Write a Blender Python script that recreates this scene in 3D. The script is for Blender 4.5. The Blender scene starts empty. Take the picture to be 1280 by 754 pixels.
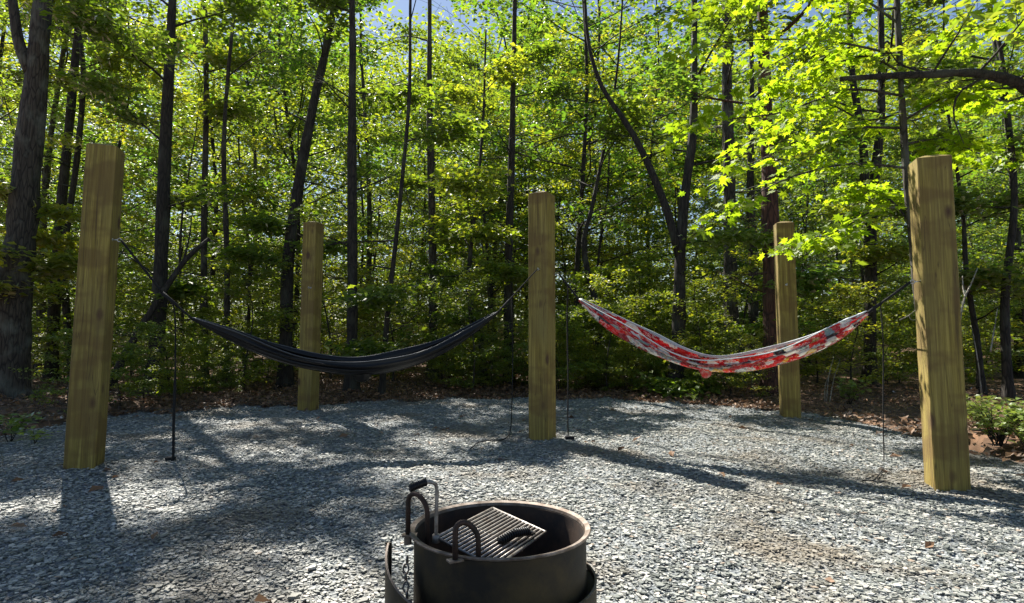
import bpy, math, random
import numpy as np
from mathutils import Vector, Matrix, Euler, noise
R = math.radians
rng = np.random.default_rng(7)
random.seed(7)
sc = bpy.context.scene
col = sc.collection
# ------------------------------------------------------------------ camera maths
W, H, F = 1280, 754, 740.0
PITCH = math.atan(43 / F)
CZ = 1.0
cam_d = bpy.data.cameras.new('camera'); cam = bpy.data.objects.new('camera', cam_d); col.objects.link(cam)
cam.location = (0, 0, CZ); cam.rotation_euler = (R(90) + PITCH, 0, 0)
cam_d.lens = F / W * 36; cam_d.sensor_width = 36; cam_d.clip_end = 400; cam_d.clip_start = 0.05
sc.camera = cam
def ray(px, py):
    x = (px - 640) / F; u = (377 - py) / F
    return Vector((x, math.cos(PITCH) - u * math.sin(PITCH), math.sin(PITCH) + u * math.cos(PITCH)))
def at(px, py, Y):
    d = ray(px, py); return Vector((0, 0, CZ)) + d * (Y / d.y)
def gnd(px, py, z=0.0):
    d = ray(px, py); return Vector((0, 0, CZ)) + d * ((z - CZ) / d.z)
# ------------------------------------------------------------------ tagging
def tag(o, label=None, cat=None, group=None, kind=None):
    if label: o['label'] = label
    if cat: o['category'] = cat
    if group: o['group'] = group
    if kind: o['kind'] = kind
    return o
def empty(name, loc, label, cat, group=None):
    o = bpy.data.objects.new(name, None); col.objects.link(o); o.location = loc; o.empty_display_size = .2
    return tag(o, label, cat, group)
def root_of(p):
    while p.parent: p = p.parent
    return p
def finish(me, mats, smooth):
    for m in (mats if isinstance(mats, (list, tuple)) else [mats]): me.materials.append(m)
    me.polygons.foreach_set('use_smooth', np.full(len(me.polygons), smooth, dtype=bool))
    me.update()
def link(name, me, parent=None):
    o = bpy.data.objects.new(name, me); col.objects.link(o)
    if parent is not None: o.parent = parent
    return o
class MB:
    """collects shapes given in world space; build() makes them one mesh object"""
    def __init__(s): s.v = []; s.f = []; s.uv = None
    def add(s, vs, fs):
        b = len(s.v); s.v.extend([tuple(v) for v in vs]); s.f.extend([[i + b for i in f] for f in fs])
    def tube(s, pts, rad, n=8, cap=True, squash=1.0):
        pts = [Vector(p) for p in pts]
        if not hasattr(rad, '__len__'): rad = [rad] * len(pts)
        t = (pts[1] - pts[0]).normalized()
        a = t.orthogonal().normalized() if abs(t.z) > .9 else t.cross(Vector((0, 0, 1))).normalized()
        vs = []
        for i, p in enumerate(pts):
            t = (pts[min(i + 1, len(pts) - 1)] - pts[max(i - 1, 0)]).normalized()
            a = (a - t * a.dot(t)).normalized(); b = t.cross(a)
            for k in range(n):
                an = 2 * math.pi * k / n
                vs.append(p + (a * math.cos(an) + b * math.sin(an) * squash) * rad[i])
        fs = [[i * n + k, i * n + (k + 1) % n, (i + 1) * n + (k + 1) % n, (i + 1) * n + k] for i in range(len(pts) - 1) for k in range(n)]
        if cap: fs.append(list(range(n))[::-1]); fs.append([(len(pts) - 1) * n + k for k in range(n)])
        s.add(vs, fs)
    def box(s, c, size, rot=None):
        vs = [Vector((x * size[0] / 2, y * size[1] / 2, z * size[2] / 2)) for x in (-1, 1) for y in (-1, 1) for z in (-1, 1)]
        if rot is not None: vs = [rot @ v for v in vs]
        s.add([v + Vector(c) for v in vs], [[0, 1, 3, 2], [4, 6, 7, 5], [0, 4, 5, 1], [2, 3, 7, 6], [0, 2, 6, 4], [1, 5, 7, 3]])
    def build(s, name, mat, parent=None, smooth=True, bevel=0):
        off = Vector((0, 0, 0)) if parent is None else root_of(parent).location
        me = bpy.data.meshes.new(name)
        me.from_pydata([(v[0] - off[0], v[1] - off[1], v[2] - off[2]) for v in s.v], [], s.f)
        finish(me, mat, smooth)
        o = link(name, me, parent)
        if bevel:
            m = o.modifiers.new('b', 'BEVEL'); m.width = bevel; m.segments = 2
        return o
def np_mesh(name, V, Fc, mats, parent=None, smooth=False, mi=None):
    """V (n,3); Fc (m,k) faces of equal size"""
    me = bpy.data.meshes.new(name)
    m, k = Fc.shape
    me.vertices.add(len(V)); me.vertices.foreach_set('co', np.ascontiguousarray(V, dtype=np.float32).ravel())
    me.loops.add(m * k); me.loops.foreach_set('vertex_index', np.ascontiguousarray(Fc, dtype=np.int32).ravel())
    me.polygons.add(m); me.polygons.foreach_set('loop_start', np.arange(0, m * k, k, dtype=np.int32))
    me.update(calc_edges=True)
    finish(me, mats, smooth)
    if mi is not None: me.polygons.foreach_set('material_index', mi.astype(np.int32))
    return me if parent == 'mesh' else link(name, me, parent)
def spline(pts, n):
    pts = [Vector(p) for p in pts]; P = [pts[0] * 2 - pts[1]] + pts + [pts[-1] * 2 - pts[-2]]
    out = []
    for i in range(n):
        t = i / (n - 1) * (len(pts) - 1); k = min(int(t), len(pts) - 2); u = t - k
        a, b, c, d = P[k], P[k + 1], P[k + 2], P[k + 3]
        out.append(.5 * ((2 * b) + (c - a) * u + (2 * a - 5 * b + 4 * c - d) * u * u + (3 * b - a - 3 * c + d) * u ** 3))
    return out
# ------------------------------------------------------------------ materials
def newmat(name):
    m = bpy.data.materials.new(name); m.use_nodes = True
    nt = m.node_tree; nt.nodes.clear()
    return m, nt, nt.nodes.new('ShaderNodeOutputMaterial')
def N(nt, t, ins=None, **kw):
    n = nt.nodes.new(t)
    for k, v in kw.items(): setattr(n, k, v)
    if ins:
        for k, v in ins.items():
            if isinstance(v, bpy.types.NodeSocket): nt.links.new(v, n.inputs[k])
            else: n.inputs[k].default_value = v
    return n
def ramp(nt, fac, stops, interp='LINEAR'):
    n = nt.nodes.new('ShaderNodeValToRGB'); nt.links.new(fac, n.inputs[0]); n.color_ramp.interpolation = interp
    e = n.color_ramp.elements
    while len(e) < len(stops): e.new(.5)
    for el, (p, c) in zip(e, stops): el.position = p; el.color = (*c, 1)
    return n.outputs[0]
def mixc(nt, f, a, b, mode='MIX'):
    n = N(nt, 'ShaderNodeMix', data_type='RGBA', blend_type=mode)
    for i, v in ((0, f), (6, a), (7, b)):
        if isinstance(v, bpy.types.NodeSocket): nt.links.new(v, n.inputs[i])
        else: n.inputs[i].default_value = v if i == 0 else (*v, 1)
    return n.outputs[2]
def pcoord(nt, scale=(1, 1, 1), kind='Object'):
    tc = N(nt, 'ShaderNodeTexCoord'); mp = N(nt, 'ShaderNodeMapping', {'Vector': tc.outputs[kind], 'Scale': scale}); return mp.outputs[0]
def leaf_mat(name, stops, trans, tmix=.5, gloss=.07, rough=.38):
    m, nt, out = newmat(name)
    geo = N(nt, 'ShaderNodeNewGeometry'); oi = N(nt, 'ShaderNodeObjectInfo')
    r = N(nt, 'ShaderNodeMath', {0: geo.outputs['Random Per Island'], 1: oi.outputs['Random']}, operation='ADD')
    r = N(nt, 'ShaderNodeMath', {0: r.outputs[0], 1: .5}, operation='MULTIPLY')
    c = ramp(nt, r.outputs[0], stops)
    t = mixc(nt, 1.0, c, trans, 'MULTIPLY')
    d = N(nt, 'ShaderNodeBsdfDiffuse', {'Color': c}); tr = N(nt, 'ShaderNodeBsdfTranslucent', {'Color': t})
    g = N(nt, 'ShaderNodeBsdfGlossy', {'Color': (1, 1, 1, 1), 'Roughness': rough})
    a = N(nt, 'ShaderNodeMixShader', {0: tmix, 1: d.outputs[0], 2: tr.outputs[0]})
    fr = N(nt, 'ShaderNodeFresnel', {'IOR': 1.42}); fm = N(nt, 'ShaderNodeMath', {0: fr.outputs[0], 1: gloss * 12}, operation='MULTIPLY', use_clamp=True)
    b = N(nt, 'ShaderNodeMixShader', {0: fm.outputs[0], 1: a.outputs[0], 2: g.outputs[0]})
    nt.links.new(b.outputs[0], out.inputs[0]); return m
M = {}
M['leaf'] = leaf_mat('forest_leaf', [(0, (.035, .075, .01)), (.35, (.066, .118, .014)), (.65, (.11, .155, .018)), (1, (.19, .2, .022))], (4.3, 3.6, 1.3), .54, .03, .45)
M['leaf_dark'] = leaf_mat('dark_leaf', [(0, (.025, .065, .012)), (.5, (.045, .1, .016)), (1, (.1, .14, .02))], (4.5, 3.9, 1.3), .54, .03, .45)
M['maple'] = leaf_mat('maple_leaf', [(0, (.08, .15, .012)), (.5, (.13, .19, .014)), (.93, (.19, .22, .016)), (1, (.3, .16, .02))], (3.4, 3.1, 1.1), .58, .004, .6)
M['fern'] = leaf_mat('sapling_leaf', [(0, (.1, .17, .03)), (1, (.2, .24, .05))], (3.2, 3.0, 1.6), .45, .05)
M['litter'] = leaf_mat('dead_leaf', [(0, (.05, .032, .02)), (.3, (.12, .07, .04)), (.6, (.22, .13, .075)), (.85, (.34, .22, .13)), (1, (.46, .35, .24))], (1.2, 1.0, .8), .15, .03, .5)
def bark_mat(name, a, b, lich, sc_=1.0):
    m, nt, out = newmat(name)
    co = pcoord(nt, (14 * sc_, 14 * sc_, 2.4 * sc_)); c2 = pcoord(nt, (2, 2, 1.2))
    v = N(nt, 'ShaderNodeTexVoronoi', {'Vector': co, 'Scale': 1.6}, feature='DISTANCE_TO_EDGE')
    n = N(nt, 'ShaderNodeTexNoise', {'Vector': co, 'Scale': 2.0, 'Detail': 6})
    n2 = N(nt, 'ShaderNodeTexNoise', {'Vector': c2, 'Scale': 2.5, 'Detail': 5})
    c = ramp(nt, n.outputs[0], [(.3, a), (.7, b)])
    c = mixc(nt, ramp(nt, v.outputs[0], [(0, (1, 1, 1)), (.12, (0, 0, 0))]), c, tuple(x * .35 for x in a))
    c = mixc(nt, ramp(nt, n2.outputs[0], [(.52, (0, 0, 0)), (.68, (.7, .7, .7))]), c, lich)
    h = N(nt, 'ShaderNodeMath', {0: v.outputs[0], 1: n.outputs[0]}, operation='ADD')
    bp = N(nt, 'ShaderNodeBump', {'Height': h.outputs[0], 'Strength': .9, 'Distance': .02})
    p = N(nt, 'ShaderNodeBsdfPrincipled', {'Base Color': c, 'Roughness': .9, 'Normal': bp.outputs[0]})
    nt.links.new(p.outputs[0], out.inputs[0]); return m
M['bark'] = bark_mat('grey_brown_bark', (.03, .024, .018), (.08, .066, .05), (.13, .135, .11))
M['bark_red'] = bark_mat('pine_bark', (.05, .022, .014), (.12, .05, .03), (.1, .06, .04), .8)
M['bark_dark'] = bark_mat('dark_bark', (.018, .014, .011), (.045, .036, .028), (.06, .063, .048))
M['bark_pale'] = bark_mat('pale_dead_wood', (.2, .18, .15), (.42, .38, .32), (.3, .3, .26))
# treated lumber
def wood_mat():
    m, nt, out = newmat('treated_lumber')
    tc = N(nt, 'ShaderNodeTexCoord'); oi = N(nt, 'ShaderNodeObjectInfo')
    off = N(nt, 'ShaderNodeVectorMath', {0: oi.outputs['Random'], 1: (37, 21, 53)}, operation='MULTIPLY')
    co = N(nt, 'ShaderNodeVectorMath', {0: tc.outputs['Object'], 1: off.outputs[0]}, operation='ADD')
    def mp(s): return N(nt, 'ShaderNodeMapping', {'Vector': co.outputs[0], 'Scale': s}).outputs[0]
    wob = N(nt, 'ShaderNodeTexNoise', {'Vector': mp((4, 4, 1.6)), 'Scale': 1.0, 'Detail': 3, 'Distortion': .4})
    gr = N(nt, 'ShaderNodeTexNoise', {'Vector': mp((52, 52, 1.3)), 'Scale': 1.0, 'Detail': 6, 'Roughness': .6, 'Distortion': .35})
    fine = N(nt, 'ShaderNodeTexNoise', {'Vector': mp((170, 170, 5)), 'Scale': 1.0, 'Detail': 3})
    band = N(nt, 'ShaderNodeTexNoise', {'Vector': mp((2.5, 2.5, 5)), 'Scale': 1.0, 'Detail': 3})
    kn = N(nt, 'ShaderNodeTexVoronoi', {'Vector': mp((5.5, 5.5, 3.0)), 'Scale': 1.0, 'Randomness': 1.0})
    c = ramp(nt, gr.outputs[0], [(.3, (.075, .046, .008)), (.46, (.22, .16, .026)), (.7, (.42, .33, .08))])
    c = mixc(nt, ramp(nt, wob.outputs[0], [(.35, (.0, .0, .0)), (.7, (.75, .75, .75))]), c, (.2, .16, .045))
    c = mixc(nt, ramp(nt, band.outputs[0], [(.5, (0, 0, 0)), (.6, (.55, .55, .55))]), c, (.12, .066, .016))
    c = mixc(nt, ramp(nt, kn.outputs['Distance'], [(.1, (1, 1, 1)), (.2, (.0, .0, .0))]), c, (.065, .03, .012))
    c = mixc(nt, ramp(nt, fine.outputs[0], [(.35, (.35, .35, .35)), (.55, (0, 0, 0))]), c, (.13, .08, .03))
    ck = N(nt, 'ShaderNodeTexNoise', {'Vector': mp((20, 20, .7)), 'Scale': 1.0, 'Detail': 2})
    c = mixc(nt, ramp(nt, ck.outputs[0], [(.49, (0, 0, 0)), (.498, (.6, .6, .6)), (.502, (.6, .6, .6)), (.51, (0, 0, 0))]), c, (.045, .024, .008))
    mot = N(nt, 'ShaderNodeTexNoise', {'Vector': mp((60, 60, 2.2)), 'Scale': 1.0, 'Detail': 5, 'Roughness': .7})
    c = mixc(nt, ramp(nt, mot.outputs[0], [(.52, (0, 0, 0)), (.62, (.6, .6, .6))]), c, (.12, .07, .018))
    h = N(nt, 'ShaderNodeMath', {0: gr.outputs[0], 1: fine.outputs[0]}, operation='ADD')
    bp = N(nt, 'ShaderNodeBump', {'Height': h.outputs[0], 'Strength': .45, 'Distance': .006})
    p = N(nt, 'ShaderNodeBsdfPrincipled', {'Base Color': c, 'Roughness': .78, 'Normal': bp.outputs[0]})
    nt.links.new(p.outputs[0], out.inputs[0]); return m
M['wood'] = wood_mat()
def simple(name, c, rough=.6, metal=0.0, nscale=None, c2=None, bump=.0, stretch=(1, 1, 1), thr=(.4, .65)):
    m, nt, out = newmat(name)
    p = N(nt, 'ShaderNodeBsdfPrincipled', {'Base Color': (*c, 1), 'Roughness': rough, 'Metallic': metal})
    if nscale:
        n = N(nt, 'ShaderNodeTexNoise', {'Vector': pcoord(nt, stretch), 'Scale': nscale, 'Detail': 8, 'Roughness': .65})
        nt.links.new(ramp(nt, n.outputs[0], [(thr[0], c), (thr[1], c2 or tuple(x * .5 for x in c))]), p.inputs['Base Color'])
        rr = N(nt, 'ShaderNodeMapRange', {0: n.outputs[0], 3: rough - .15, 4: rough + .2}); nt.links.new(rr.outputs[0], p.inputs['Roughness'])
        if bump:
            b = N(nt, 'ShaderNodeBump', {'Height': n.outputs[0], 'Strength': bump, 'Distance': .005}); nt.links.new(b.outputs[0], p.inputs['Normal'])
    nt.links.new(p.outputs[0], out.inputs[0]); return m
M['steel'] = simple('weathered_ring_steel', (.011, .009, .007), .6, .3, 4, (.075, .052, .02), .8, thr=(.42, .68))
M['steel_in'] = simple('sooty_steel', (.018, .013, .011), .75, .1, 14, (.06, .035, .022), .4)
M['rim'] = simple('worn_rim_steel', (.11, .08, .06), .55, .5, 22, (.25, .21, .18), .3)
M['rust'] = simple('rusty_steel_rod', (.05, .026, .018), .6, .4, 30, (.02, .015, .013), .4)
M['rod'] = simple('bare_steel_rod', (.34, .32, .3), .45, .6, 40, (.16, .13, .11), .2)
M['grip'] = simple('black_coil_grip', (.012, .012, .013), .4, .5)
M['ash'] = simple('ash_and_soil', (.03, .027, .024), .95, 0, 12, (.1, .095, .085), .8)
M['strap'] = simple('black_strap', (.008, .008, .009), .9)
M['zinc'] = simple('zinc_bolt', (.55, .55, .56), .35, .9)
def cloth(name):
    m, nt, out = newmat(name)
    uv = N(nt, 'ShaderNodeUVMap', uv_map='UVMap').outputs[0]
    if name == 'black_nylon':
        st = N(nt, 'ShaderNodeMapping', {'Vector': uv, 'Scale': (3, 26, 1)})
        n = N(nt, 'ShaderNodeTexNoise', {'Vector': st.outputs[0], 'Scale': 1.0, 'Detail': 4})
        bp = N(nt, 'ShaderNodeBump', {'Height': n.outputs[0], 'Strength': .6, 'Distance': .012})
        c = (.007, .007, .008, 1)
        p = N(nt, 'ShaderNodeBsdfPrincipled', {'Base Color': c, 'Roughness': .34, 'Specular IOR Level': .3, 'Normal': bp.outputs[0]})
    else:
        wn = N(nt, 'ShaderNodeTexNoise', {'Vector': N(nt, 'ShaderNodeMapping', {'Vector': uv, 'Scale': (40, 14, 1)}).outputs[0], 'Scale': 1.0, 'Detail': 4})
        wv = N(nt, 'ShaderNodeVectorMath', {0: wn.outputs['Color'], 1: (.03, .09, 0)}, operation='MULTIPLY')
        uw = N(nt, 'ShaderNodeVectorMath', {0: uv, 1: wv.outputs[0]}, operation='ADD')
        blk = N(nt, 'ShaderNodeMapping', {'Vector': uw.outputs[0], 'Scale': (30, 13.0, 1), 'Location': (1.7, .35, 0)})
        v = N(nt, 'ShaderNodeTexVoronoi', {'Vector': blk.outputs[0], 'Scale': 1.0, 'Randomness': .8}, voronoi_dimensions='2D', distance='CHEBYCHEV')
        sep = N(nt, 'ShaderNodeSeparateColor', {'Color': v.outputs['Color']})
        base = ramp(nt, sep.outputs[0], [(0, (.56, .015, .02)), (.24, (.72, .7, .66)), (.38, (.025, .025, .035)), (.5, (.75, .015, .015)), (.64, (.25, .36, .36)), (.76, (.4, .02, .03)), (.85, (.7, .72, .7)), (.96, (.6, .42, .08))], 'CONSTANT')
        fm = N(nt, 'ShaderNodeMapping', {'Vector': uv, 'Scale': (150, 40, 1)})
        v2 = N(nt, 'ShaderNodeTexVoronoi', {'Vector': fm.outputs[0], 'Scale': 1.0}, voronoi_dimensions='2D')
        mk = ramp(nt, v2.outputs['Distance'], [(.24, (0, 0, 0)), (.3, (1, 1, 1)), (.42, (1, 1, 1)), (.5, (0, 0, 0))])
        s2 = N(nt, 'ShaderNodeSeparateColor', {'Color': v2.outputs['Color']})
        mk2 = N(nt, 'ShaderNodeMath', {0: mk, 1: ramp(nt, sep.outputs[1], [(.25, (.3, .3, .3)), (.4, (.95, .95, .95))])}, operation='MULTIPLY')
        mot = ramp(nt, s2.outputs[0], [(0, (.72, .7, .66)), (.45, (.03, .03, .04)), (.65, (.6, .02, .03)), (.9, (.6, .45, .1))], 'CONSTANT')
        c = mixc(nt, mk2.outputs[0], base, mot)
        sp = N(nt, 'ShaderNodeSeparateXYZ', {'Vector': uv})
        hem = ramp(nt, sp.outputs[1], [(0, (1, 1, 1)), (.035, (0, 0, 0)), (.965, (0, 0, 0)), (1, (1, 1, 1))], 'CONSTANT')
        c = mixc(nt, hem, c, (.55, .6, .62))
        st = N(nt, 'ShaderNodeMapping', {'Vector': uv, 'Scale': (3, 40, 1)})
        n = N(nt, 'ShaderNodeTexNoise', {'Vector': st.outputs[0], 'Scale': 1.0, 'Detail': 4})
        bp = N(nt, 'ShaderNodeBump', {'Height': n.outputs[0], 'Strength': .6, 'Distance': .012})
        p0 = N(nt, 'ShaderNodeBsdfPrincipled', {'Base Color': c, 'Roughness': .38, 'Normal': bp.outputs[0]})
        tl = N(nt, 'ShaderNodeBsdfTranslucent', {'Color': c})
        p = N(nt, 'ShaderNodeMixShader', {0: .4, 1: p0.outputs[0], 2: tl.outputs[0]})
    nt.links.new(p.outputs[0], out.inputs[0]); return m
M['hem_black_lit'] = simple('sunlit_hem', (.06, .065, .075), .4); M['hem_pale'] = simple('pale_hem', (.5, .56, .58), .5)  # grey of the black hammock's hem is sunlight on the lip, put into colour
M['nylon'] = cloth('black_nylon'); M['print'] = cloth('patterned_nylon')
M['red'] = simple('red_print_nylon', (.6, .02, .015), .5, 0, 30, (.5, .35, .3), .2)
# gravel chips and ground
def chips_mat():
    m, nt, out = newmat('slate_chips')
    geo = N(nt, 'ShaderNodeNewGeometry')
    c = ramp(nt, geo.outputs['Random Per Island'], [(0, (.05, .057, .052)), (.3, (.155, .168, .155)), (.6, (.29, .298, .272)), (.85, (.41, .405, .37)), (.93, (.54, .52, .47)), (.97, (.25, .19, .14)), (1, (.5, .5, .48))])
    n = N(nt, 'ShaderNodeTexNoise', {'Vector': pcoord(nt), 'Scale': 1.1, 'Detail': 5})
    c = mixc(nt, ramp(nt, n.outputs[0], [(.5, (0, 0, 0)), (.66, (.75, .75, .75))]), c, (.19, .155, .11))
    n3 = N(nt, 'ShaderNodeTexNoise', {'Vector': pcoord(nt), 'Scale': 160, 'Detail': 3})
    bp = N(nt, 'ShaderNodeBump', {'Height': n3.outputs[0], 'Strength': .3, 'Distance': .003})
    p = N(nt, 'ShaderNodeBsdfPrincipled', {'Base Color': c, 'Roughness': .62, 'Normal': bp.outputs[0]})
    nt.links.new(p.outputs[0], out.inputs[0]); return m
def bed_mat():
    m, nt, out = newmat('gravel_bed_fines')
    co = pcoord(nt)
    v = N(nt, 'ShaderNodeTexVoronoi', {'Vector': co, 'Scale': 55}); v2 = N(nt, 'ShaderNodeTexVoronoi', {'Vector': co, 'Scale': 130})
    s = N(nt, 'ShaderNodeSeparateColor', {'Color': v.outputs['Color']}); s2 = N(nt, 'ShaderNodeSeparateColor', {'Color': v2.outputs['Color']})
    a = N(nt, 'ShaderNodeMath', {0: s.outputs[0], 1: s2.outputs[1]}, operation='ADD'); a = N(nt, 'ShaderNodeMath', {0: a.outputs[0], 1: .5}, operation='MULTIPLY')
    c = ramp(nt, a.outputs[0], [(0, (.06, .07, .075)), (.4, (.16, .18, .19)), (.7, (.24, .255, .26)), (1, (.36, .36, .35))])
    n = N(nt, 'ShaderNodeTexNoise', {'Vector': co, 'Scale': 1.1, 'Detail': 5})
    c = mixc(nt, ramp(nt, n.outputs[0], [(.5, (0, 0, 0)), (.66, (.7, .7, .7))]), c, (.17, .14, .1))
    h = N(nt, 'ShaderNodeMath', {0: v.outputs['Distance'], 1: s.outputs[0]}, operation='SUBTRACT')
    bp = N(nt, 'ShaderNodeBump', {'Height': h.outputs[0], 'Strength': 1.0, 'Distance': .012})
    p = N(nt, 'ShaderNodeBsdfPrincipled', {'Base Color': c, 'Roughness': .8, 'Normal': bp.outputs[0]})
    nt.links.new(p.outputs[0], out.inputs[0]); return m
def soil_mat():
    m, nt, out = newmat('forest_soil')
    co = pcoord(nt)
    v = N(nt, 'ShaderNodeTexVoronoi', {'Vector': co, 'Scale': 16}); n = N(nt, 'ShaderNodeTexNoise', {'Vector': co, 'Scale': 5, 'Detail': 8})
    s = N(nt, 'ShaderNodeSeparateColor', {'Color': v.outputs['Color']})
    a = N(nt, 'ShaderNodeMath', {0: s.outputs[0], 1: n.outputs[0]}, operation='ADD'); a = N(nt, 'ShaderNodeMath', {0: a.outputs[0], 1: .5}, operation='MULTIPLY')
    c = ramp(nt, a.outputs[0], [(.15, (.03, .018, .01)), (.5, (.1, .055, .03)), (.85, (.24, .13, .07))])
    bp = N(nt, 'ShaderNodeBump', {'Height': a.outputs[0], 'Strength': 1.0, 'Distance': .05})
    p = N(nt, 'ShaderNodeBsdfPrincipled', {'Base Color': c, 'Roughness': .95, 'Normal': bp.outputs[0]})
    nt.links.new(p.outputs[0], out.inputs[0]); return m
M['chips'] = chips_mat(); M['bed'] = bed_mat(); M['soil'] = soil_mat()
# ------------------------------------------------------------------ ground shape
POSTS = [  # px bottom, py bottom, py top, rot, lean px, eye bolt
    (105, 588, 180, 17, -10, 'weathered square wooden post left of the black hammock, nearest on the left'),
    (385, 513, 277, -14, -3, 'square wooden post standing behind the black hammock at the litter edge'),
    (678, 551, 240, -27, 0, 'square wooden post in the middle holding the ends of both hammocks'),
    (988, 525, 277, -13, 2, 'square wooden post standing behind the red patterned hammock'),
    (1184, 610, 195, -18, 5, 'knotty square wooden post at right with a sunlit left face, tallest in view')]
PB = [gnd(p[0], p[1]) for p in POSTS]
EDGE = [(-900, 640), (-150, 566), (0, 546), (70, 524), (140, 517), (230, 515), (300, 506), (400, 505), (500, 499), (650, 496), (800, 499), (950, 509), (1060, 524), (1150, 547), (1215, 578), (1280, 600), (1500, 680), (2400, 760)]
EW = np.array([[gnd(*e).x, gnd(*e).y] for e in EDGE])
def snoise(x, y, s, seed=0.0):
    return (np.sin(x * s + 1.7 + seed) * np.cos(y * s * 1.13 + .6 + seed * 2) + .5 * np.sin(x * s * 2.3 + y * s * 1.9 + seed * 3) + .35 * np.cos(y * s * 4.1 - x * s * 3.3 + seed))
def edge_y(x):
    return np.interp(x, EW[:, 0], EW[:, 1]) + .12 * np.sin(x * 5.1) + .08 * np.sin(x * 13.3 + 1) + .04 * np.sin(x * 31)
def gz(x, y):
    x = np.asarray(x, float); y = np.asarray(y, float)
    z = .014 * snoise(x, y, 1.3) + .008 * snoise(x, y, 4.5, 2) + .004 * snoise(x, y, 11, 4)
    for p in PB: z = z + .028 * np.exp(-((x - p.x) ** 2 + (y - p.y) ** 2) / .1)
    out = np.clip((y - edge_y(x)) / 1.2, 0, 1)
    z = z + out * (.05 + .05 * snoise(x, y, .9, 5)) + np.clip((y - 16) / 30, 0, 1) ** 1.3 * 2.2
    near = np.clip((np.hypot(x + .04, y - 2.07) - .2) / .6, 0, 1)
    return z * near
def gv(x, y): return float(gz(x, y))
# terrain sheet
def grid(name, xs, ys, zf, mat, keep=None):
    X, Y = np.meshgrid(xs, ys); Z = zf(X, Y); V = np.stack([X.ravel(), Y.ravel(), Z.ravel()], 1)
    nx, ny = len(xs), len(ys); i = (np.arange(ny - 1)[:, None] * nx + np.arange(nx - 1)[None]).ravel()
    Fc = np.stack([i, i + 1, i + nx + 1, i + nx], 1)
    if keep is not None: Fc = Fc[keep(V[Fc].mean(1))]
    return np_mesh(name, V, Fc, mat, None, True)
xs = np.concatenate([np.linspace(-120, -14, 30), np.linspace(-13.8, 13.8, 260), np.linspace(14, 120, 30)])
ys = np.concatenate([np.linspace(-60, .4, 20), np.linspace(.5, 16, 160), np.linspace(16.4, 150, 60)])
g = grid('ground', xs, ys, lambda X, Y: gz(X, Y) - .03 * (Y < edge_y(X) - .25), M['soil']); tag(g, kind='structure')
xs = np.linspace(-13, 13, 430); ys = np.linspace(-3, 12, 300)
g = grid('gravel_clearing', xs, ys, lambda X, Y: gz(X, Y) + .002 - .05 * np.clip((Y - edge_y(X)) / .2, 0, 1), M['bed'], lambda c: c[:, 1] < edge_y(c[:, 0]) + .1); tag(g, kind='structure')
# ------------------------------------------------------------------ instanced small pieces in one mesh
def frames(d, n):
    d = d / np.linalg.norm(d, axis=1, keepdims=True)
    n = n - (n * d).sum(1, keepdims=True) * d; n = n / (np.linalg.norm(n, axis=1, keepdims=True) + 1e-9)
    return d, np.cross(n, d), n
def leaf_arrays(P, D, Nn, S, tv, tf):
    d, b, n = frames(D, Nn)
    V = P[:, None] + S[:, None, None] * (tv[None, :, 0, None] * d[:, None] + tv[None, :, 1, None] * b[:, None] + tv[None, :, 2, None] * n[:, None])
    k = len(tv); Fc = (np.arange(len(P))[:, None, None] * k + tf[None]).reshape(-1, tf.shape[1])
    return V.reshape(-1, 3), Fc
# ovate leaf, folded on the midrib and drooping at the tip
OV = np.array([[0, 0, 0], [.38, .3, .07], [.38, -.3, .07], [1, 0, -.1], [.4, 0, 0], [.78, .17, .0], [.78, -.17, .0]], float)
OF = np.array([[0, 4, 1], [0, 2, 4], [4, 5, 1], [4, 3, 5], [4, 2, 6], [4, 6, 3]])
DV = np.array([[0, 0, 0], [.45, .3, .06], [.45, -.3, .06], [1, 0, -.08]], float); DF = np.array([[0, 3, 1], [0, 2, 3]])
# maple leaf, five lobes
ang = [180, 150, 105, 78, 62, 40, 24, 0, -24, -40, -62, -78, -105, -150]; rad = [.12, .42, .3, .62, .42, .72, .42, .95, .42, .72, .42, .62, .3, .42]
ml = [[.3, 0, 0]] + [[.3 + r_ * math.cos(R(a)) * .8, r_ * math.sin(R(a)) * .85, -.16 * r_ * r_ + (.05 if i % 2 else 0)] for i, (a, r_) in enumerate(zip(ang, rad))]
MV = np.array(ml); MF = np.array([[0, i, i % 14 + 1] for i in range(1, 15)])
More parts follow.
